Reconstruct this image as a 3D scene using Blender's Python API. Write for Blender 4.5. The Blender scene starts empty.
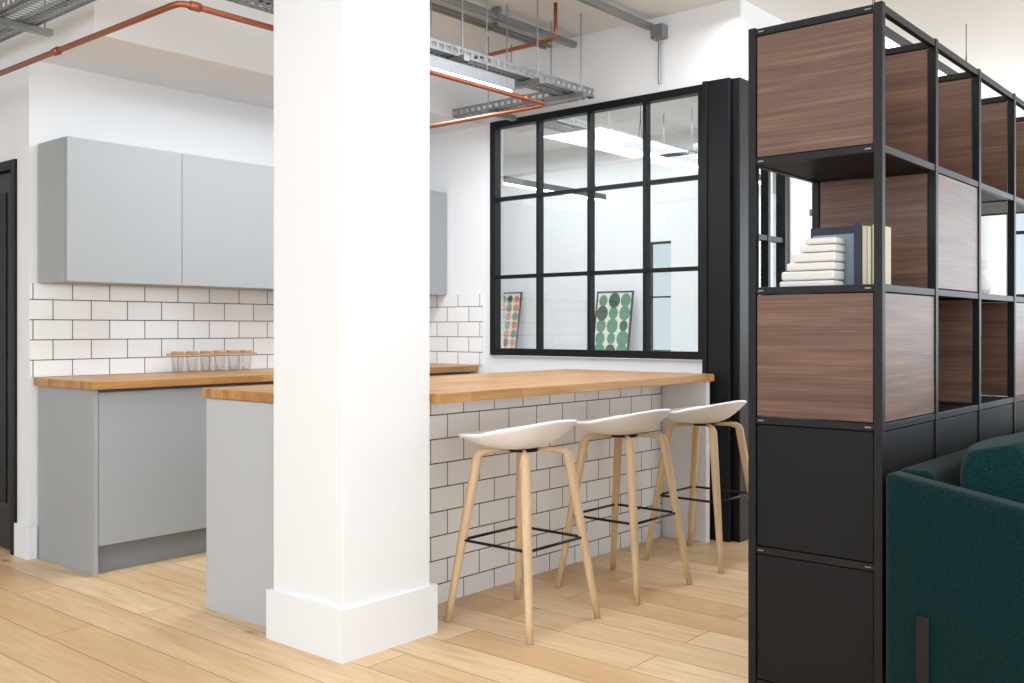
import bpy, math, random
from mathutils import Vector, Matrix
random.seed(4)
S=bpy.context.scene
# ------------------------------------------------------------------ materials
def newmat(name):
    m=bpy.data.materials.new(name); m.use_nodes=True
    nt=m.node_tree; b=nt.nodes['Principled BSDF']
    return m,nt,b
def lin(c):
    return tuple(((x/255)/12.92 if x/255<=0.04045 else ((x/255+0.055)/1.055)**2.4) for x in c)+(1,)
def N(nt,t,**k):
    n=nt.nodes.new(t)
    for a,v in k.items():
        if a in n.inputs: n.inputs[a].default_value=v
        else: setattr(n,a,v)
    return n
def mixc(nt,f,a,b,blend='MIX'):
    n=nt.nodes.new('ShaderNodeMix'); n.data_type='RGBA'; n.blend_type=blend
    for i,v in ((0,f),(6,a),(7,b)):
        if hasattr(v,'links'): nt.links.new(v,n.inputs[i])
        else: n.inputs[i].default_value=v
    return n.outputs[2]
def ramp(nt,src,p0,p1,c0=(0,0,0,1),c1=(1,1,1,1)):
    r=nt.nodes.new('ShaderNodeValToRGB'); e=r.color_ramp.elements
    e[0].position=p0;e[1].position=p1;e[0].color=c0;e[1].color=c1
    nt.links.new(src,r.inputs[0]); return r.outputs[0]
def bump(nt,b,src,strength,dist=0.01):
    n=nt.nodes.new('ShaderNodeBump'); n.inputs['Strength'].default_value=strength; n.inputs['Distance'].default_value=dist
    nt.links.new(src,n.inputs['Height']); nt.links.new(n.outputs[0],b.inputs['Normal'])
def coords(nt,scale=(1,1,1),rot=(0,0,0),loc=(0,0,0)):
    t=nt.nodes.new('ShaderNodeTexCoord'); m=nt.nodes.new('ShaderNodeMapping')
    m.inputs['Scale'].default_value=scale; m.inputs['Rotation'].default_value=rot; m.inputs['Location'].default_value=loc
    nt.links.new(t.outputs['Object'],m.inputs[0]); return m.outputs[0]
def plain(name,rgb,rough=0.5,metal=0.0,var=0.03,bs=0.0,scale=6,spec=0.5):
    m,nt,b=newmat(name)
    v=coords(nt); n=N(nt,'ShaderNodeTexNoise'); n.inputs['Scale'].default_value=scale; nt.links.new(v,n.inputs[0])
    c=lin(rgb); d=tuple(x*(1-var*2) for x in c[:3])+(1,)
    nt.links.new(mixc(nt,n.outputs[0],c,d),b.inputs['Base Color'])
    b.inputs['Roughness'].default_value=rough; b.inputs['Metallic'].default_value=metal
    b.inputs['Specular IOR Level'].default_value=spec
    if bs:
        n2=N(nt,'ShaderNodeTexNoise'); n2.inputs['Scale'].default_value=120; nt.links.new(v,n2.inputs[0])
        bump(nt,b,n2.outputs[0],bs,0.002)
    return m
def wood(name,c1,c2,axis='x',rough=0.45,spec=0.4,blocks=None,long=0.9,cross=14,dist=1.0,fine=0.55):
    m,nt,b=newmat(name)
    st={'x':(long,cross,cross),'y':(cross,long,cross),'z':(cross,cross,long)}[axis]
    v=coords(nt,st); n=N(nt,'ShaderNodeTexNoise'); n.inputs['Scale'].default_value=1.6; n.inputs['Detail'].default_value=5; n.inputs['Distortion'].default_value=dist
    nt.links.new(v,n.inputs[0])
    st2=tuple(s*6 if s>5 else s*1.6 for s in st)
    v2=coords(nt,st2); n2=N(nt,'ShaderNodeTexNoise'); n2.inputs['Scale'].default_value=2.2; n2.inputs['Detail'].default_value=3; nt.links.new(v2,n2.inputs[0])
    f=ramp(nt,n.outputs[0],0.28,0.72); g=ramp(nt,n2.outputs[0],0.35,0.7)
    col=mixc(nt,f,lin(c1),lin(c2)); dk=tuple(x*0.5 for x in lin(c2)[:3])+(1,)
    mm=nt.nodes.new('ShaderNodeMath'); mm.operation='MULTIPLY'; mm.inputs[1].default_value=fine; nt.links.new(g,mm.inputs[0])
    col=mixc(nt,mm.outputs[0],col,dk)
    if blocks:
        vb=coords(nt,(1,1,1)); br=nt.nodes.new('ShaderNodeTexBrick'); nt.links.new(vb,br.inputs[0])
        br.inputs['Scale'].default_value=1; br.inputs['Brick Width'].default_value=0.32; br.inputs['Row Height'].default_value=0.042
        br.inputs['Mortar Size'].default_value=0.0; br.inputs['Color1'].default_value=(1,1,1,1); br.inputs['Color2'].default_value=(0.6,0.53,0.46,1); br.inputs['Bias'].default_value=-0.1
        col=mixc(nt,0.85,col,br.outputs['Color'],'MULTIPLY')
    nt.links.new(col,b.inputs['Base Color']); b.inputs['Roughness'].default_value=rough
    b.inputs['Specular IOR Level'].default_value=spec
    bump(nt,b,g,0.08,0.002)
    return m
def tile(name,plane):
    m,nt,b=newmat(name)
    t=nt.nodes.new('ShaderNodeTexCoord'); s=nt.nodes.new('ShaderNodeSeparateXYZ'); c=nt.nodes.new('ShaderNodeCombineXYZ')
    nt.links.new(t.outputs['Object'],s.inputs[0]); nt.links.new(s.outputs[0 if plane=='x' else 1],c.inputs[0])
    a=nt.nodes.new('ShaderNodeMath'); a.operation='ADD'; a.inputs[1].default_value=0.0195 ; nt.links.new(s.outputs[2],a.inputs[0]); nt.links.new(a.outputs[0],c.inputs[1])
    br=nt.nodes.new('ShaderNodeTexBrick'); nt.links.new(c.outputs[0],br.inputs[0])
    br.inputs['Scale'].default_value=1; br.inputs['Brick Width'].default_value=0.204; br.inputs['Row Height'].default_value=0.1035
    br.inputs['Mortar Size'].default_value=0.0026; br.inputs['Mortar Smooth'].default_value=0.1
    br.inputs['Color1'].default_value=lin((250,251,253)); br.inputs['Color2'].default_value=lin((241,243,246)); br.inputs['Mortar'].default_value=lin((80,78,77))
    nt.links.new(br.outputs['Color'],b.inputs['Base Color'])
    r=ramp(nt,br.outputs['Fac'],0,1,(0.12,)*3+(1,),(0.8,)*3+(1,)); nt.links.new(r,b.inputs['Roughness'])
    inv=nt.nodes.new('ShaderNodeMath'); inv.operation='SUBTRACT'; inv.inputs[0].default_value=1; nt.links.new(br.outputs['Fac'],inv.inputs[1])
    bump(nt,b,inv.outputs[0],0.5,0.002)
    return m
def floor_mat():
    m,nt,b=newmat('oak_planks')
    v=coords(nt,(1,1,1),(0,0,math.radians(90)))
    br=nt.nodes.new('ShaderNodeTexBrick'); nt.links.new(v,br.inputs[0]); br.offset=0.37; br.offset_frequency=2
    br.inputs['Scale'].default_value=1; br.inputs['Brick Width'].default_value=1.9; br.inputs['Row Height'].default_value=0.19
    br.inputs['Mortar Size'].default_value=0.0016; br.inputs['Mortar Smooth'].default_value=0.1
    br.inputs['Color1'].default_value=lin((234,207,168)); br.inputs['Color2'].default_value=lin((208,170,124)); br.inputs['Mortar'].default_value=lin((92,60,36))
    of=nt.nodes.new('ShaderNodeVectorMath'); of.operation='MULTIPLY_ADD'; of.inputs[1].default_value=(7,9,3)
    t=nt.nodes.new('ShaderNodeTexCoord'); nt.links.new(br.outputs['Color'],of.inputs[0]); nt.links.new(t.outputs['Object'],of.inputs[2])
    def cs(scale):
        mp=nt.nodes.new('ShaderNodeMapping'); mp.inputs['Scale'].default_value=scale; nt.links.new(of.outputs[0],mp.inputs[0]); return mp.outputs[0]
    n=N(nt,'ShaderNodeTexNoise'); n.inputs['Scale'].default_value=1.3; n.inputs['Detail'].default_value=6; n.inputs['Distortion'].default_value=2.2; nt.links.new(cs((9,0.9,1)),n.inputs[0])
    n3=N(nt,'ShaderNodeTexNoise'); n3.inputs['Scale'].default_value=1.6; n3.inputs['Detail'].default_value=4; nt.links.new(cs((75,3,1)),n3.inputs[0])
    n5=N(nt,'ShaderNodeTexNoise'); n5.inputs['Scale'].default_value=1.5; n5.inputs['Detail'].default_value=2; nt.links.new(cs((2.2,0.7,1)),n5.inputs[0])
    col=mixc(nt,ramp(nt,n.outputs[0],0.40,0.70,(0,0,0,1),(0.5,0.5,0.5,1)),br.outputs['Color'],lin((196,152,104)))
    col=mixc(nt,ramp(nt,n5.outputs[0],0.45,0.75,(0,0,0,1),(0.4,0.4,0.4,1)),col,lin((234,208,170)))
    col=mixc(nt,ramp(nt,n3.outputs[0],0.45,0.72,(0,0,0,1),(0.32,0.32,0.32,1)),col,lin((176,132,90)))
    vo=nt.nodes.new('ShaderNodeTexVoronoi'); vo.inputs['Scale'].default_value=1.0; nt.links.new(cs((3.6,1.7,1)),vo.inputs[0])
    col=mixc(nt,ramp(nt,vo.outputs['Distance'],0.02,0.10,(0.8,0.8,0.8,1),(0,0,0,1)),col,lin((136,92,58)))
    col=mixc(nt,br.outputs['Fac'],col,lin((120,84,56)))
    nt.links.new(col,b.inputs['Base Color']); b.inputs['Roughness'].default_value=0.42; b.inputs['Specular IOR Level'].default_value=0.4
    inv=nt.nodes.new('ShaderNodeMath'); inv.operation='SUBTRACT'; inv.inputs[0].default_value=1; nt.links.new(br.outputs['Fac'],inv.inputs[1])
    bump(nt,b,inv.outputs[0],0.3,0.002)
    return m
def fabric(name,c1,c2):
    m,nt,b=newmat(name)
    v=coords(nt,(1,1,1)); n=N(nt,'ShaderNodeTexNoise'); n.inputs['Scale'].default_value=240; n.inputs['Detail'].default_value=2; nt.links.new(v,n.inputs[0])
    w=nt.nodes.new('ShaderNodeTexVoronoi'); w.inputs['Scale'].default_value=300; nt.links.new(v,w.inputs[0])
    nt.links.new(mixc(nt,ramp(nt,n.outputs[0],0.38,0.62),lin(c1),lin(c2)),b.inputs['Base Color'])
    b.inputs['Roughness'].default_value=0.95; b.inputs['Sheen Weight'].default_value=0.08; b.inputs['Specular IOR Level'].default_value=0.1
    bump(nt,b,w.outputs['Distance'],0.5,0.002)
    return m
def emis(name,rgb,s):
    m,nt,b=newmat(name); b.inputs['Base Color'].default_value=lin(rgb); b.inputs['Emission Color'].default_value=lin(rgb); b.inputs['Emission Strength'].default_value=s
    return m
def glassmat(name,refl=0.09,tint=(245,250,250)):
    m,nt,b=newmat(name); nt.nodes.remove(b)
    out=nt.nodes['Material Output']; t=nt.nodes.new('ShaderNodeBsdfTransparent'); t.inputs[0].default_value=lin(tint)
    g=nt.nodes.new('ShaderNodeBsdfGlossy'); g.inputs['Roughness'].default_value=0.02
    mx=nt.nodes.new('ShaderNodeMixShader')
    lw=nt.nodes.new('ShaderNodeLayerWeight'); lw.inputs[0].default_value=0.35
    mu=nt.nodes.new('ShaderNodeMath'); mu.operation='MULTIPLY_ADD'; mu.inputs[1].default_value=0.3; mu.inputs[2].default_value=refl
    nt.links.new(lw.outputs['Fresnel'],mu.inputs[0]); nt.links.new(mu.outputs[0],mx.inputs[0])
    nt.links.new(t.outputs[0],mx.inputs[1]); nt.links.new(g.outputs[0],mx.inputs[2]); nt.links.new(mx.outputs[0],out.inputs[0])
    return m
M={}
M['wall']=plain('white_paint',(238,240,243),0.7,var=0.01,bs=0.05)
M['ceil']=plain('ceiling_paint',(234,235,235),0.8,var=0.015)
M['floor']=floor_mat()
M['tx']=tile('metro_tile_x','x'); M['ty']=tile('metro_tile_y','y')
M['cab']=plain('grey_laminate',(163,167,170),0.45,var=0.01)
M['cab2']=plain('pale_grey_laminate',(190,194,199),0.45,var=0.01)
M['cabd']=plain('plinth_grey',(136,140,143),0.5,var=0.01)
M['top']=wood('butcher_block',(216,166,104),(190,136,78),'x',0.38,blocks=True,fine=0.45)
M['walnut']=wood('walnut',(130,98,82),(90,64,54),'x',0.4,long=0.9,cross=15,dist=0.8,fine=0.55)
M['walnuty']=wood('walnut_y',(130,98,82),(90,64,54),'y',0.4,long=0.9,cross=15,dist=0.8,fine=0.55)
M['ash']=wood('ash_legs',(226,197,160),(210,178,138),'z',0.45,fine=0.22)
M['black']=plain('black_metal',(15,16,18),0.45,var=0.05,spec=0.3)
M['blackp']=plain('black_panel',(15,16,19),0.55,var=0.04,spec=0.25)
M['frame']=plain('black_frame',(13,15,19),0.45,var=0.03,spec=0.3)
M['seat']=plain('white_shell',(248,249,252),0.4,var=0.003)
M['teal']=fabric('teal_fabric',(12,46,48),(3,22,25))
M['teal2']=fabric('teal_cushion',(13,52,53),(4,29,32))
M['galv']=plain('galvanised',(160,163,166),0.4,metal=0.8,var=0.12,scale=30)
M['copper']=plain('copper',(178,108,80),0.38,metal=0.85,var=0.14,scale=10)
M['cable']=plain('dark_cable',(50,50,52),0.6)
M['tube']=emis('lamp_diffuser',(255,254,250),5)
M['glass']=glassmat('glazing')
M['drink']=glassmat('drinking_glass',0.1,(253,254,254))
M['door']=plain('dark_door',(34,36,40),0.45,var=0.03)
M['paper']=plain('paper',(236,232,222),0.7,var=0.03)
M['navy']=plain('navy_cover',(24,36,60),0.55)
M['slate']=plain('slate_cover',(130,146,160),0.6)
M['cream']=plain('cream_cover',(200,190,166),0.6)
M['ceramic']=plain('ceramic',(222,220,216),0.5)
M['lightwood']=wood('light_wood',(206,166,128),(190,146,104),'x',0.5,fine=0.3)

# ------------------------------------------------------------------ geometry helpers
def link(o,parent=None):
    S.collection.objects.link(o)
    if parent: o.parent=parent
    return o
def empty(name,loc=(0,0,0)):
    e=bpy.data.objects.new(name,None); e.location=loc; e.empty_display_size=0.1; return link(e)
class MB:
    """mesh builder collecting many parts into one object"""
    def __init__(s): s.v=[];s.f=[];s.m=[];s.mats=[]
    def mi(s,mat):
        if mat not in s.mats: s.mats.append(mat)
        return s.mats.index(mat)
    def add(s,vs,fs,mat):
        o=len(s.v); s.v+= [tuple(v) for v in vs]; i=s.mi(mat)
        for f in fs: s.f.append([a+o for a in f]); s.m.append(i)
    def box(s,x0,x1,y0,y1,z0,z1,mat,ztop=None):
        vs=[(x,y,z) for x in (x0,x1) for y in (y0,y1) for z in (z0,z1)]
        if ztop is not None:
            vs=[(x,y,(ztop if (z==z1 and y==y0) else z)) for x,y,z in vs]
        s.add(vs,[(0,1,3,2),(4,6,7,5),(0,4,5,1),(2,3,7,6),(0,2,6,4),(1,5,7,3)],mat)
    def prism(s,poly,z0,z1,mat):
        n=len(poly); vs=[(x,y,z0) for x,y in poly]+[(x,y,z1) for x,y in poly]
        fs=[list(range(n))[::-1],list(range(n,2*n))]+[(i,(i+1)%n,n+(i+1)%n,n+i) for i in range(n)]
        s.add(vs,fs,mat)
    def tube(s,pts,r,mat,seg=12,caps=True):
        pts=[Vector(p) for p in pts]; n=len(pts)
        rs=r if isinstance(r,(list,tuple)) else [r]*n
        vs=[];prev=None
        for i,p in enumerate(pts):
            t=(pts[min(i+1,n-1)]-pts[max(i-1,0)]).normalized()
            if prev is None:
                up=Vector((0,0,1)) if abs(t.z)<0.9 else Vector((1,0,0))
                a=t.cross(up).normalized()
            else: a=(prev-t*prev.dot(t)).normalized()
            prev=a; b=t.cross(a)
            for k in range(seg):
                an=2*math.pi*k/seg; vs.append(p+a*math.cos(an)*rs[i]+b*math.sin(an)*rs[i])
        fs=[(i*seg+k,i*seg+(k+1)%seg,(i+1)*seg+(k+1)%seg,(i+1)*seg+k) for i in range(n-1) for k in range(seg)]
        if caps: fs+=[list(range(seg))[::-1],[(n-1)*seg+k for k in range(seg)]]
        s.add(vs,fs,mat)
    def lathe(s,prof,c,mat,seg=24):
        vs=[];n=len(prof)
        for r,z in prof:
            for k in range(seg):
                a=2*math.pi*k/seg; vs.append((c[0]+r*math.cos(a),c[1]+r*math.sin(a),c[2]+z))
        fs=[(i*seg+k,i*seg+(k+1)%seg,(i+1)*seg+(k+1)%seg,(i+1)*seg+k) for i in range(n-1) for k in range(seg)]
        s.add(vs,fs,mat)
    def obj(s,name,parent=None,bevel=0,smooth=False,sub=0,loc=None,bseg=2):
        me=bpy.data.meshes.new(name); me.from_pydata(s.v,[],s.f); 
        for m in s.mats: me.materials.append(m)
        for p,i in zip(me.polygons,s.m): p.material_index=i; p.use_smooth=smooth
        me.update(); 
        import bmesh
        bm=bmesh.new(); bm.from_mesh(me); bmesh.ops.recalc_face_normals(bm,faces=bm.faces); bm.to_mesh(me); bm.free()
        o=bpy.data.objects.new(name,me); link(o,parent)
        if loc: o.location=loc
        if bevel:
            b=o.modifiers.new('b','BEVEL'); b.width=bevel; b.segments=bseg; b.limit_method='ANGLE'; b.angle_limit=math.radians(50)
            b.harden_normals=False
        if sub:
            q=o.modifiers.new('s','SUBSURF'); q.levels=sub; q.render_levels=sub
        return o
def box(name,x0,x1,y0,y1,z0,z1,mat,bevel=0,parent=None):
    b=MB(); b.box(x0,x1,y0,y1,z0,z1,mat); return b.obj(name,parent,bevel)

# ------------------------------------------------------------------ room shell
CZ=3.0
box('floor',-4.1,9.7,-4.1,8.2,-0.1,0,M['floor'])
box('ceiling',-4.1,9.7,-4.1,8.2,CZ,CZ+0.1,M['ceil'])
b=MB(); b.box(2.23,4.95,5.13,5.25,0,CZ,M['wall']); b.obj('wall_kitchen')
b=MB(); b.box(2.23,2.35,5.25,5.27,0,CZ,M['wall']); b.box(2.23,2.35,5.27,6.25,2.06,CZ,M['wall']); b.box(2.23,2.35,6.25,8.1,0,CZ,M['wall'])
b.obj('wall_door_side')
box('trim_soffit',2.23,4.95,4.45,5.13,2.55,CZ,M['wall'])
b=MB()
b.box(4.95,5.07,2.76,4.39,0,0.995,M['wall']); b.box(4.95,5.07,2.56,4.39,2.56,CZ,M['wall']); b.box(4.95,5.07,4.39,8.1,0,CZ,M['wall'])
b.obj('wall_glazed')
b=MB()
b.box(5.07,8,2.56,2.68,2.56,CZ,M['wall']); b.box(5.60,5.86,2.56,2.68,0,2.56,M['wall']); b.box(6.8,9.6,2.56,2.68,0,2.56,M['wall']); b.box(8,9.6,2.56,2.68,2.56,CZ,M['wall'])
b.obj('wall_corridor')
b=MB()
b.box(8,8.12,2.68,4.85,0,CZ,M['wall']); b.box(8,8.12,5.12,8.1,0,CZ,M['wall']); b.box(8,8.12,4.85,5.12,0,0.95,M['wall']); b.box(8,8.12,4.85,5.12,2.0,CZ,M['wall'])
b.obj('wall_meeting_room')
box('wall_north',-4.1,8.1,8.0,8.12,0,CZ,M['wall'])
def window_wall(name,axis,pos,a0,a1,wins,z0=0.85,z1=2.7,th=0.12):
    b=MB(); 
    def bx(p,q,u,v):
        if axis=='x': b.box(pos,pos+th,p,q,u,v,M['wall'])
        else: b.box(p,q,pos,pos+th,u,v,M['wall'])
    bx(a0,a1,0,z0); bx(a0,a1,z1,CZ)
    c=a0
    for (p,q) in wins: bx(c,p,z0,z1); c=q
    bx(c,a1,z0,z1)
    b.obj(name)
def window(name,axis,pos,p,q,z0,z1,nx,nz,t=0.05,d=0.05,glass=True,thin=0.03):
    e=empty(name)
    f=MB()
    def bx(a,bb,u,v,dd=d):
        if axis=='x': f.box(pos-dd/2,pos+dd/2,a,bb,u,v,M['frame'])
        else: f.box(a,bb,pos-dd/2,pos+dd/2,u,v,M['frame'])
    bx(p,p+t,z0,z1);bx(q-t,q,z0,z1);bx(p+t,q-t,z0,z0+t);bx(p+t,q-t,z1-t,z1)
    for i in range(1,nx):
        c=p+(q-p)*i/nx; bx(c-thin/2,c+thin/2,z0+t,z1-t,d*0.8)
    for i in range(1,nz):
        c=z0+(z1-z0)*i/nz; bx(p+t,q-t,c-thin/2,c+thin/2,d*0.7)
    f.obj('frame',e)
    if glass:
        g=MB(); 
        if axis=='x': g.add([(pos,p+t,z0+t),(pos,q-t,z0+t),(pos,q-t,z1-t),(pos,p+t,z1-t)],[(0,1,2,3)],M['glass'])
        else: g.add([(p+t,pos,z0+t),(q-t,pos,z0+t),(q-t,pos,z1-t),(p+t,pos,z1-t)],[(0,1,2,3)],M['glass'])
        g.obj('pane',e)
    return e
ws=[(-3.4,-1.4),(-0.8,1.2),(1.8,3.8),(4.4,6.4),(7.0,9.0)]
window_wall('wall_south','y',-4.1,-4.1,9.6,ws)
for i,(p,q) in enumerate(ws): window('window_%d'%(i+3),'y',-4.04,p,q,0.85,2.7,3,3)
ww=[(-3.2,-0.8),(0,2.4),(3.2,5.6)]
window_wall('wall_west','x',-4.1,-3.98,8.0,ww)
for i,(p,q) in enumerate(ww): window('window_%d'%(i+9),'x',-4.04,p,q,0.85,2.7,3,3)
we=[(-2.6,-0.4),(0.2,2.35)]
window_wall('wall_east','x',9.6,-4.1,2.68,we,0.9,2.6)
for i,(p,q) in enumerate(we): window('window_%d'%(i+13),'x',9.66,p,q,0.9,2.6,3,3,0.06)
window('window_2','x',8.06,4.85,5.12,0.95,2.0,1,2,0.02,thin=0.015)

# partition window (4 x 3)
window('window_1','x',4.955,2.765,4.385,1.0,2.555,4,3,0.045,0.06,True,0.024)
b=MB(); b.box(4.90,5.08,2.60,2.765,0,2.56,M['frame']); b.box(4.935,5.06,2.555,2.60,0,2.56,M['frame']); b.box(4.89,4.90,2.735,2.765,0,2.56,M['frame'])
b.obj('trim_post',None,0.003)
window('window_16','y',2.6,5.085,5.60,0.0,2.555,2,3,0.06,0.06,True,0.03)
# glazed corridor door
window('door_2','y',2.62,5.86,6.80,0.0,2.555,2,4,0.07,0.06)
# left black door
e=empty('door_1')
b=MB(); b.box(2.215,2.30,5.272,5.32,0,2.058,M['frame']); b.box(2.215,2.30,6.20,6.248,0,2.058,M['frame']); b.box(2.215,2.30,5.32,6.20,2.01,2.058,M['frame']); b.obj('door_frame',e,0.003)
b=MB(); b.box(2.245,2.285,5.325,6.195,0.008,2.005,M['door']); b.box(2.238,2.245,5.43,6.09,0.25,1.90,M['frame']); b.obj('door_leaf',e,0.003)
b=MB(); b.tube([(2.245,6.1,1.0),(2.2,6.1,1.0),(2.2,5.98,1.0)],0.01,M['galv']); b.obj('door_handle',e,smooth=True)

# baseboards
b=MB(); b.box(2.212,2.23,5.112,5.27,0,0.17,M['wall']); b.box(2.23,2.262,5.112,5.13,0,0.17,M['wall']); b.obj('baseboard_door_side',None,0.003)
box('baseboard_glazed',4.932,4.95,2.77,4.53,0,0.17,M['wall'],0.003)
# column with plinth
b=MB(); b.box(2.265,2.698,2.713,3.12,0,CZ,M['wall']); b.obj('wall_column',None,0.004)
b=MB(); 
for (x0,x1,y0,y1) in [(2.247,2.265,2.695,3.14),(2.698,2.722,2.695,2.965),(2.265,2.698,2.695,2.713),(2.265,2.315,3.12,3.14)]:
    b.box(x0,x1,y0,y1,0,0.186,M['wall'])
b.obj('baseboard_column')

# ------------------------------------------------------------------ island
isl=empty('kitchen_island')
b=MB(); b.box(2.71,4.80,2.97,3.13,0,0.885,M['tx']); b.obj('tiled_front',isl)
b=MB(); b.box(2.345,4.80,3.145,3.64,0,0.885,M['cab2']); b.obj('carcass',isl)
b=MB(); b.box(2.322,2.343,3.145,3.665,0,0.885,M['cab2']); b.obj('end_panel_near',isl,0.002)
b=MB(); b.box(4.805,4.845,2.69,3.66,0,0.885,M['wall']); b.obj('end_panel_far',isl,0.002)
b=MB(); b.prism([(2.312,3.125),(2.703,3.125),(2.703,2.665),(4.855,2.665),(4.855,3.68),(2.312,3.68)],0.887,0.927,M['top']); b.obj('worktop',isl,0.004)

# ------------------------------------------------------------------ kitchen run
kc=empty('kitchen_base_cabinet')
b=MB(); b.box(2.27,2.29,4.53,5.12,0,0.885,M['cab']); b.obj('side_panel',kc,0.0015)
b=MB(); b.box(2.29,4.93,4.575,5.115,0.13,0.88,M['cabd']); b.obj('carcass',kc)
xs=[2.292,2.90,3.50,4.10,4.70,4.93]
for i in range(5):
    b=MB(); b.box(xs[i]+0.002,xs[i+1]-0.002,4.535,4.573,0.14,0.872,M['cab']); b.obj('door_%d'%(i+1),kc,0.002)
b=MB(); b.box(2.29,4.93,4.59,4.61,0,0.13,M['cabd']); b.obj('plinth',kc)
b=MB(); b.box(2.245,4.935,4.50,5.118,0.887,0.927,M['top']); b.obj('worktop',kc,0.004)
wc=empty('kitchen_wall_cabinet')
b=MB(); b.box(2.27,4.94,4.83,5.12,1.41,2.124,M['cab']); b.obj('carcass',wc)
xs=[2.27,2.897,3.50,4.10,4.70,4.94]
for i in range(5):
    b=MB(); b.box(xs[i]+0.0015,xs[i+1]-0.0015,4.805,4.829,1.41,2.124,M['cab']); b.obj('door_%d'%(i+1),wc,0.002)
b=MB(); b.box(2.232,4.944,5.119,5.13,0.93,1.409,M['tx']); b.obj('trim_backsplash')
b=MB(); b.box(4.938,4.95,4.47,5.118,0.93,1.41,M['ty']); b.obj('trim_backsplash_return')

# glasses with wooden tray lid
g=empty('drinking_glass_rack')
b=MB(); b.box(2.94,3.49,4.97,5.04,1.027,1.035,M['lightwood'])
for i in range(6): b.lathe([(0,0),(0.033,0),(0.036,0.003),(0.036,0.011),(0.033,0.014),(0,0.014)],(2.99+i*0.09,5.005,1.0352),M['lightwood'],20)
b.obj('wooden_rail',g,0.001)
b=MB()
for i in range(6):
    c=(2.99+i*0.09,5.005,0.9285)
    b.lathe([(0.0,0.002),(0.028,0.002),(0.034,0.097)],c,M['drink'],20)
b.obj('glasses',g,smooth=True)

# ------------------------------------------------------------------ stools
def stool(cx,cy,rot=0.0):
    e=empty('bar_stool',(cx,cy,0)); e.rotation_euler[2]=rot
    b=MB(); R=16; K=56; vs=[]; 
    def P(t,a):
        ca,sa=math.cos(a),math.sin(a); n=2.6
        k=(abs(ca)**n+abs(sa)**n)**(-1/n)
        x=0.238*k*ca*t; y=0.208*k*sa*t
        back=max(0,-sa); front=max(0,sa); side=abs(ca)
        rise=0.052+0.058*back**1.1+0.008*side**2
        z=0.706+rise*max(0,(t-0.35)/0.65)**1.7
        y-=0.002*back*t**2
        z-=0.012*front*max(0,(t-0.75)/0.25)**2
        return (x-0.008,y+0.022,z)
    vs.append(P(0,0))
    for i in range(1,R+1):
        for k in range(K): vs.append(P(i/R,2*math.pi*k/K))
    fs=[(0,1+k,1+(k+1)%K) for k in range(K)]
    for i in range(R-1):
        for k in range(K):
            a=1+i*K+k; c=1+i*K+(k+1)%K; fs.append((a,a+K,c+K,c))
    b.add(vs,fs,M['seat'])
    o=b.obj('seat',e,smooth=True)
    sd=o.modifiers.new('sol','SOLIDIFY'); sd.thickness=0.014; sd.offset=0
    bv=o.modifiers.new('bv','BEVEL'); bv.width=0.005; bv.segments=2
    n=0
    for sx in (-1,1):
        for sy in (-1,1):
            n+=1; b=MB()
            F=Vector((sx*0.218,sy*0.213,0)); T=Vector((sx*0.138,sy*0.125,0.660))
            pts=[F+(T-F)*t for t in (0,0.15,0.35,0.55,0.75,0.93,1.0)]
            pts+=[Vector((sx*0.134,sy*0.121,0.673)),Vector((sx*0.123,sy*0.111,0.683)),Vector((sx*0.10,sy*0.09,0.688)),Vector((sx*0.03,sy*0.03,0.690))]
            b.tube(pts,[0.0135,0.015,0.017,0.0185,0.0195,0.020,0.020,0.018,0.015,0.011,0.007],M['ash'],16)
            b.obj('leg_%d'%n,e,smooth=True)
    z=0.33; t=z/0.66; qx=0.218+(0.138-0.218)*t; qy=0.213+(0.125-0.213)*t
    b=MB(); c=[(-qx,-qy,z),(qx,-qy,z),(qx,qy,z),(-qx,qy,z)]
    for i in range(4): b.tube([c[i],c[(i+1)%4]],0.006,M['black'],8)
    b.obj('footrest',e,smooth=True)
    b=MB(); b.lathe([(0,0.684),(0.06,0.684),(0.062,0.698),(0,0.699)],(0,0,0),M['black']); b.obj('mount_plate',e)
stool(3.06,2.545,0.0); stool(3.765,2.53,0.0); stool(4.475,2.515,0.0)

# ------------------------------------------------------------------ shelving unit
sh=empty('shelving_unit')
X=[2.854,3.335,3.825,4.315,4.80]
Y0,Y1=1.035,1.43; Z=[0.07,0.487,0.892,1.296,1.70,2.105]
b=MB(); p=0.0125
for x in X:
    for y in (Y0,Y1): b.box(x-p,x+p,y-p,y+p,0.0,Z[5]+0.015,M['black'])
for x in X:
    for z in Z: b.box(x-0.010,x+0.010,Y0+p,Y1-p,z-0.011,z+0.011,M['black'])
for i in range(len(X)-1):
    for z in Z:
        for y in (Y0,Y1): b.box(X[i]+p,X[i+1]-p,y-0.010,y+0.010,z-0.011,z+0.011,M['black'])
b.obj('frame',sh,0.0015)
b=MB()
for i in range(len(X)-1):
    for k,z in enumerate(Z):
        if k==5: continue
        b.box(X[i]+0.011,X[i+1]-0.011,Y0+0.011,Y1-0.011,z-0.007,z+0.007,M['blackp'])
b.obj('shelf_boards',sh)
pn=[0]
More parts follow.
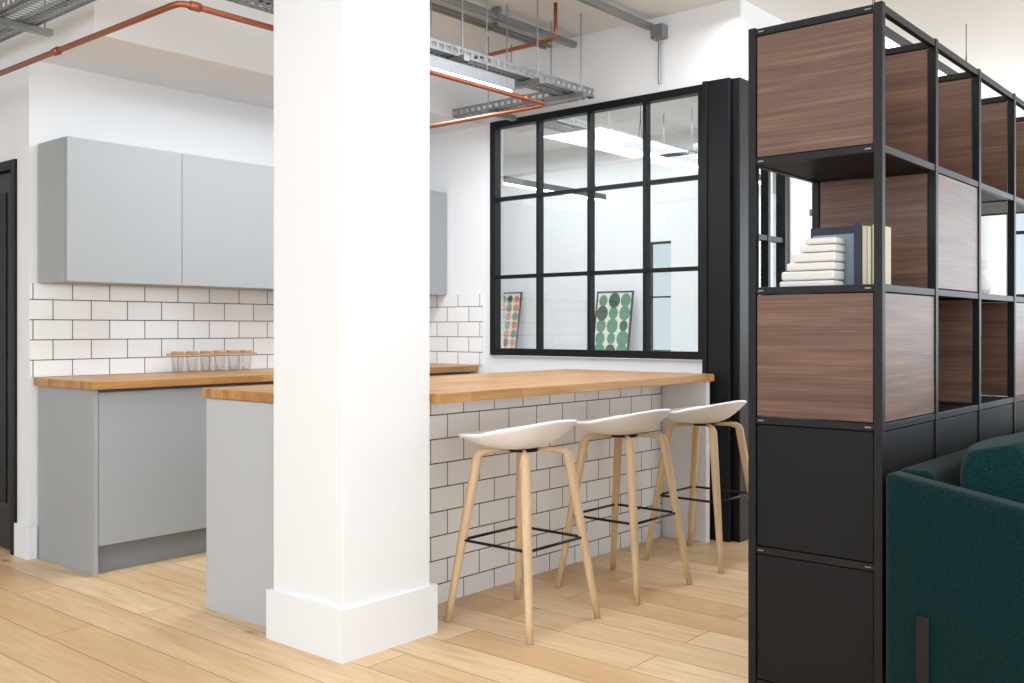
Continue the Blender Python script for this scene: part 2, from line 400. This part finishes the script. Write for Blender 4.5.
def pan(kind,i,k,mat):
    # every panel is its own mesh with its own origin so the veneer grain differs from panel to panel
    pn[0]+=1
    z0,z1=Z[k]+0.014,Z[k+1]-0.014
    if kind=='x': q=(X[i]-0.008,X[i]+0.008,Y0+p+0.003,Y1-p-0.003,z0,z1)
    if kind=='f': q=(X[i]+p+0.003,X[i+1]-p-0.003,Y0-0.008,Y0+0.008,z0,z1)
    if kind=='b': q=(X[i]+p+0.003,X[i+1]-p-0.003,Y1-0.008,Y1+0.008,z0,z1)
    o=Vector((random.uniform(-4,4),random.uniform(-4,4),random.uniform(-4,4)))
    b=MB(); b.box(q[0]-o.x,q[1]-o.x,q[2]-o.y,q[3]-o.y,q[4]-o.z,q[5]-o.z,mat)
    b.obj('panel_%d'%pn[0],sh,0.0015,loc=o)
W,WY,BK=M['walnut'],M['walnuty'],M['blackp']
for i in range(4):
    for k in (0,1): pan('f',i,k,BK); pan('b',i,k,BK); pan('x',i,k,BK)
pan('x',0,4,WY); pan('x',1,4,WY); pan('b',0,4,W); pan('x',2,4,WY); pan('b',1,4,W); pan('x',3,4,WY); pan('b',2,4,W); pan('b',3,4,W); pan('x',4,4,WY)
pan('x',1,3,WY); pan('f',1,3,W); pan('x',2,3,WY)
pan('x',0,2,WY); pan('f',0,2,W); pan('x',1,2,WY); pan('b',1,2,W); pan('x',2,2,WY); pan('b',2,2,W); pan('x',3,2,WY); pan('f',3,2,W)
b=MB()
for z in Z:
    for y in (Y0+0.03,Y1-0.03): b.box(X[0]-0.0118,X[0]-0.0102,y-0.009,y+0.009,z-0.0015,z+0.0015,M['galv'])
b.obj('connector_pins',sh)

# books in open compartment
bk=empty('books'); zb=Z[3]+0.008
b=MB()
def book(b,x0,x1,y0,y1,z0,z1,cov):
    t=0.003
    b.box(x0,x1,y0,y0+t,z0,z1,cov); b.box(x0,x1,y1-t,y1,z0,z1,cov); b.box(x0,x0+t,y0,y1,z0,z1,cov); b.box(x0+t,x1-0.004,y0+t,y1-t,z0+0.004,z1-0.004,M['paper'])
book(b,2.99,3.11,1.092,1.108,zb,zb+0.19,M['cream'])
book(b,2.96,3.09,1.110,1.127,zb,zb+0.185,M['cream'])
b.box(2.985,3.012,1.13,1.30,zb,zb+0.190,M['navy']); b.box(2.98,2.985,1.15,1.29,zb+0.004,zb+0.166,M['slate']); 
b.box(2.955,2.979,1.127,1.150,zb,zb+0.194,M['navy'])
b.obj('upright_books',bk,0.001)
b=MB(); z=zb
for i,(l,t) in enumerate([(0.175,0.022),(0.17,0.03),(0.155,0.026),(0.14,0.03),(0.115,0.024),(0.10,0.022)]):
    y0=1.185; x0=2.885+i*0.004
    b.box(x0,x0+0.085,y0,y0+l,z+0.001,z+t-0.001,M['ceramic']); z+=t
b.obj('stacked_books',bk,0.007,bseg=3)
b=MB(); b.lathe([(0,0),(0.03,0),(0.042,0.03),(0.04,0.06),(0.022,0.085),(0.018,0.10),(0.03,0.118),(0.028,0.14),(0.0,0.15)],(4.18,1.12,Z[3]+0.0085),M['ceramic']); b.obj('ceramic_figurine',None,smooth=True)

# ------------------------------------------------------------------ sofa
so=empty('sofa')
def cushion(name,c,s,mat,parent,rot=(0,0,0),n=10,pw=0.35):
    import bmesh
    bm=bmesh.new(); bmesh.ops.create_cube(bm,size=2); bmesh.ops.subdivide_edges(bm,edges=bm.edges,cuts=n,use_grid_fill=True)
    for v in bm.verts:
        x,y,z=v.co; 
        v.co=Vector((x*s[0]/2*(1-0.04*z*z),y*s[1]/2*(1-pw*(abs(x)**4+abs(z)**4)/2),z*s[2]/2*(1-0.06*x*x)))
    me=bpy.data.meshes.new(name); bm.to_mesh(me); bm.free(); me.materials.append(mat)
    for p in me.polygons: p.use_smooth=True
    o=bpy.data.objects.new(name,me); link(o,parent); o.location=c; o.rotation_euler=rot
    q=o.modifiers.new('b','BEVEL'); q.width=0.02; q.segments=3; q.limit_method='ANGLE'; q.angle_limit=math.radians(40)
    return o
def rbox(name,x0,x1,y0,y1,z0,z1,mat,r,parent,ztop=None):
    b=MB(); b.box(x0,x1,y0,y1,z0,z1,mat,ztop); o=b.obj(name,parent,r,smooth=True,bseg=5); return o
sx=2.75
rbox('arm',sx,sx+0.09,0.06,0.985,0.14,0.78,M['teal'],0.02,so,0.62)
rbox('back',sx+0.092,4.75,0.885,0.985,0.14,0.78,M['teal'],0.02,so)
rbox('arm_far',4.752,4.842,0.06,0.985,0.14,0.78,M['teal'],0.02,so,0.62)
rbox('seat_base',sx+0.092,4.75,0.06,0.883,0.14,0.32,M['teal'],0.02,so)
cushion('seat_cushion_1',(3.32,0.44,0.40),(0.93,0.78,0.16),M['teal'],so,pw=0.06)
cushion('seat_cushion_2',(4.265,0.44,0.40),(0.93,0.78,0.16),M['teal'],so,pw=0.06)
cushion('back_cushion_1',(3.155,0.69,0.66),(0.60,0.28,0.43),M['teal2'],so,(math.radians(-14),0,0),pw=0.6)
cushion('back_cushion_2',(3.78,0.69,0.66),(0.60,0.28,0.43),M['teal2'],so,(math.radians(-14),0,0),pw=0.6)
cushion('back_cushion_3',(4.40,0.69,0.66),(0.56,0.28,0.43),M['teal2'],so,(math.radians(-14),0,0),pw=0.6)
b=MB()
for x,xx in ((sx-0.008,sx),(4.842,4.85)):
    for y in (0.88,0.18): b.box(x,xx,y-0.018,y+0.018,0.0,0.40,M['black'])
for y in (0.88,0.18): b.box(sx-0.008,4.85,y-0.018,y+0.018,0.125,0.138,M['black'])
b.obj('legs',so,0.002)

# ------------------------------------------------------------------ ceiling services
def tray_ladder(axis,a0,a1,c,z,w=0.15,h=0.05,hang=()):
    e=empty('cable_tray')
    b=MB(); 
    def bx(p,q,u,v,z0,z1):
        if axis=='x': b.box(p,q,u,v,z0,z1,M['galv'])
        else: b.box(u,v,p,q,z0,z1,M['galv'])
    t=0.002
    for s in (-1,1):
        u=c+s*w/2
        bx(a0,a1,u-t,u+t,z,z+0.014); bx(a0,a1,u-t,u+t,z+h-0.014,z+h); bx(a0,a1,min(u,u-s*0.012),max(u,u-s*0.012),z+h,z+h+t)
        x=a0
        while x<a1-0.03: bx(x,x+0.018,u-t,u+t,z+0.014,z+h-0.014); x+=0.05
    x=a0
    while x<a1-0.02: bx(x,x+0.014,c-w/2,c+w/2,z-t,z); x+=0.036
    for o in (-0.32,0,0.32): bx(a0,a1,c+o*w-0.01,c+o*w+0.01,z-t-0.0005,z+0.0005)
    bx(a0,a1,c-w/2,c-w/2+0.018,z-t,z); bx(a0,a1,c+w/2-0.018,c+w/2,z-t,z)
    b.obj('tray',e)
    b=MB(); hw=w/2+0.035
    for a in hang:
        bx(a-0.02,a+0.02,c-hw-0.03,c+hw+0.03,z-0.035,z-0.006)
        for s in (-1,1):
            q=(a,c+s*hw) if axis=='x' else (c+s*hw,a)
            b.tube([(q[0],q[1],z-0.03),(q[0],q[1],CZ)],0.004,M['galv'],8)
    if hang: b.obj('hangers',e)
    return e
t1=tray_ladder('x',0.6,4.78,3.50,2.55,hang=(0.9,1.8,2.9,3.6,4.2,4.6))
tray_ladder('y',3.58,4.44,4.70,2.55,hang=(4.1,))
tray_ladder('y',0.5,7.9,1.98,2.60,0.2,hang=(1.2,2.4,4.7,6.2))
tray_ladder('x',5.2,7.9,4.3,2.62,0.2,hang=(6.0,7.2))
b=MB()
for o in (-0.03,0.0,0.035): b.tube([(0.6,3.5+o,2.565),(2.5,3.505+o,2.566),(4.75,3.5+o,2.565)],0.009,M['cable'],8)
b.obj('cables',t1,smooth=True)
# linear light
l=empty('linear_light')
b=MB(); b.box(2.75,3.99,3.375,3.435,2.44,2.50,M['galv']); b.obj('body',l,0.003)
b=MB(); b.box(2.77,3.97,3.378,3.432,2.424,2.439,M['tube']); b.obj('diffuser',l)
b=MB(); 
for x in (3.0,3.8): b.tube([(x,3.405,2.5),(x,3.405,CZ)],0.003,M['galv'],6)
b.obj('suspension',l)
# copper pipes
b=MB(); zc=2.36
b.tube([(1.94,7.9,zc),(1.94,3.30,zc),(1.945,3.25,zc),(1.96,3.235,zc),(2.0,3.23,zc),(4.03,3.23,zc),(4.065,3.235,zc),(4.08,3.26,zc),(4.085,3.3,zc),(4.085,5.128,zc)],0.012,M['copper'],12)
for p_ in [(2.0,3.23),(3.1,3.23),(3.9,3.23)]: b.tube([(p_[0]-0.02,3.23,zc),(p_[0]+0.02,3.23,zc)],0.017,M['copper'],12)
for y in (4.2,5.2,6.2): b.tube([(1.94,y-0.02,zc),(1.94,y+0.02,zc)],0.017,M['copper'],12)
b.obj('copper_pipe',smooth=True)
b=MB()
b.tube([(4.36,4.449,2.80),(4.36,3.42,2.80),(4.36,3.40,2.81),(4.36,3.39,2.84),(4.36,3.39,CZ)],0.011,M['copper'],12)
b.obj('copper_pipe',smooth=True)
for y in (3.69,3.13):
    b=MB(); b.box(0.5,4.94,y-0.02,y+0.02,2.93,2.965,M['galv'])
    for x in (1.2,2.9,4.2): b.box(x-0.015,x+0.015,y-0.03,y+0.03,2.93,CZ,M['galv'])
    b.obj('conduit',None,0.004)
# small round conduits with saddle clips and junction boxes
for (y,z,r_) in ((3.88,2.975,0.011),(3.93,2.975,0.011)):
    b=MB(); b.tube([(0.5,y,z),(4.945,y,z)],r_,M['galv'],10)
    for x in (1.0,2.2,3.4,4.4): b.box(x-0.01,x+0.01,y-0.018,y+0.018,z-0.013,CZ,M['galv'])
    b.obj('conduit_pipe',smooth=False)
b=MB(); b.box(4.885,4.948,3.02,3.10,2.86,2.94,M['galv']); b.tube([(4.92,3.06,2.86),(4.92,3.06,2.60)],0.009,M['galv'],10); b.obj('junction_box',None,0.002)
def linlight(x0,x1,y,z):
    l=empty('linear_light'); b=MB(); d=MB(); s_=MB()
    b.box(x0,x1,y-0.03,y+0.03,z,z+0.05,M['cable']); d.box(x0+.02,x1-.02,y-0.024,y+0.024,z-0.01,z,M['tube'])
    for x in (x0+0.15,x1-0.15):
        s_.tube([(x-0.03,y,z+0.05),(x,y,z+0.22)],0.0025,M['cable'],5); s_.tube([(x+0.03,y,z+0.05),(x,y,z+0.22)],0.0025,M['cable'],5); s_.tube([(x,y,z+0.22),(x,y,CZ)],0.0025,M['cable'],5)
    b.obj('body',l); d.obj('diffuser',l); s_.obj('suspension',l)
linlight(4.6,6.4,1.75,2.6)
linlight(5.4,7.4,3.6,2.35); linlight(5.4,7.4,5.2,2.35)
linlight(-1.5,0.5,0.8,2.6); linlight(5.6,7.4,0.2,2.6); linlight(0.2,2.2,-1.2,2.6)

# ------------------------------------------------------------------ meeting room contents
sb=empty('sideboard')
b=MB(); b.box(7.5,7.98,4.2,7.4,0.08,0.86,M['cab2']); b.obj('body',sb,0.003)
b=MB(); 
for i in range(4): b.box(7.485,7.499,4.22+i*0.795,4.22+i*0.795+0.78,0.1,0.84,M['wall'])
b.obj('doors',sb,0.002)
b=MB(); b.box(7.52,7.96,4.25,7.35,0,0.08,M['black']); b.obj('plinth',sb)
def poster(yc,w,h,bgc,cols,nx,ny,rr,frame,jit):
    e=empty('framed_poster',(7.80,yc,0.866)); e.rotation_euler=(0,math.radians(9),0)
    b=MB(); t=0.014
    b.box(0,0.02,-w/2,-w/2+t,0,h,frame); b.box(0,0.02,w/2-t,w/2,0,h,frame); b.box(0,0.02,-w/2,w/2,0,t,frame); b.box(0,0.02,-w/2,w/2,h-t,h,frame)
    b.obj('frame',e)
    b=MB(); b.box(0.008,0.014,-w/2+t,w/2-t,t,h-t,bgc); b.obj('print',e)
    b=MB()
    for i in range(nx):
        for j in range(ny):
            y=-w/2+t+(w-2*t)*(i+0.5)/nx; z=t+0.015+(h-2*t-0.03)*(j+0.5)/ny
            r=rr*(1+jit*random.uniform(-1,1)); m=cols[(i*2+j*3+random.randint(0,1))%len(cols)]
            vs=[(0.0065,y+r*math.cos(a*math.pi/10),z+r*1.15*math.sin(a*math.pi/10)) for a in range(20)]
            b.add(vs,[list(range(20))],m)
    b.obj('dots',e)
org=plain('print_orange',(222,120,66),0.6); blk=plain('print_black',(40,40,42),0.6); grn=plain('print_green',(84,140,112),0.6); wht=plain('print_white',(226,226,216),0.6)
dgr=plain('print_deep_green',(38,78,62),0.6)
poster(6.80,0.40,0.70,wht,[org,blk,grn,org,blk],4,7,0.036,blk,0.1)
poster(5.42,0.42,0.68,wht,[grn,grn,dgr,grn],3,5,0.058,blk,0.2)
t=empty('meeting_table')
b=MB(); b.box(5.9,7.0,3.6,5.6,0.71,0.74,M['lightwood']); b.obj('tabletop',t,0.004)
b=MB()
for x in (6.0,6.9):
    for y in (3.7,5.5): b.tube([(x,y,0),(x,y,0.71)],0.02,M['black'])
b.obj('legs',t)

# ------------------------------------------------------------------ lighting
w=bpy.data.worlds.new('World'); S.world=w; w.use_nodes=True
nt=w.node_tree; bg=nt.nodes['Background']
tc=nt.nodes.new('ShaderNodeTexCoord'); sp=nt.nodes.new('ShaderNodeSeparateXYZ'); nt.links.new(tc.outputs['Generated'],sp.inputs[0])
r=nt.nodes.new('ShaderNodeValToRGB'); r.color_ramp.elements[0].position=0.45; r.color_ramp.elements[1].position=0.75
r.color_ramp.elements[0].color=(0.75,0.78,0.8,1); r.color_ramp.elements[1].color=(0.62,0.78,1,1)
mp=nt.nodes.new('ShaderNodeMath'); mp.operation='MULTIPLY_ADD'; mp.inputs[1].default_value=0.5; mp.inputs[2].default_value=0.5
nt.links.new(sp.outputs[2],mp.inputs[0]); nt.links.new(mp.outputs[0],r.inputs[0]); nt.links.new(r.outputs[0],bg.inputs[0]); bg.inputs[1].default_value=1.1
def area(name,loc,rot,sx_,sy_,p,col=(1,1,1)):
    l=bpy.data.lights.new(name,'AREA'); l.shape='RECTANGLE'; l.size=sx_; l.size_y=sy_; l.energy=p; l.color=col
    o=bpy.data.objects.new(name,l); o.location=loc; o.rotation_euler=rot; link(o)
h=math.pi/2
area('window_light_south',(2.5,-3.9,1.8),(h,0,0),12,1.8,260,(0.83,0.92,1))
area('window_light_west',(-3.85,1.5,1.8),(h,0,-h),9,1.8,150,(0.83,0.92,1))
area('window_light_east',(9.4,0.2,1.75),(h,0,h),5,1.6,95,(0.83,0.92,1))
area('fill_light_office',(0.5,0.8,2.93),(0,0,0),5,5,80,(0.9,0.95,1))  # added soft overhead fill, no fitting modelled here
area('fill_light_kitchen',(3.4,4.0,2.5),(0,0,0),2.4,0.5,34,(0.9,0.95,1))  # added fill to lift the deep kitchen side, not a real fitting
area('fill_light_island',(3.9,2.3,2.9),(0,0,0),2.0,0.6,28,(0.9,0.95,1))  # added fill brightening the island, no lamp hangs here
area('fill_light_meeting',(6.5,4.8,2.9),(0,0,0),2.5,4,78,(0.93,0.97,1))  # added fill for the room behind the glass, besides its linear lights

# ------------------------------------------------------------------ camera
cam=bpy.data.cameras.new('Camera'); co=bpy.data.objects.new('Camera',cam); link(co); S.camera=co
cam.sensor_width=36; cam.lens=985/1024*36; cam.shift_y=-13.5/1024; cam.clip_end=100
co.location=(0,0,1.18)
ang=math.atan2(0.648,0.7615)
co.rotation_euler=(math.pi/2,0,ang-math.pi/2)
S.view_settings.view_transform='Standard'
S.view_settings.look='None'
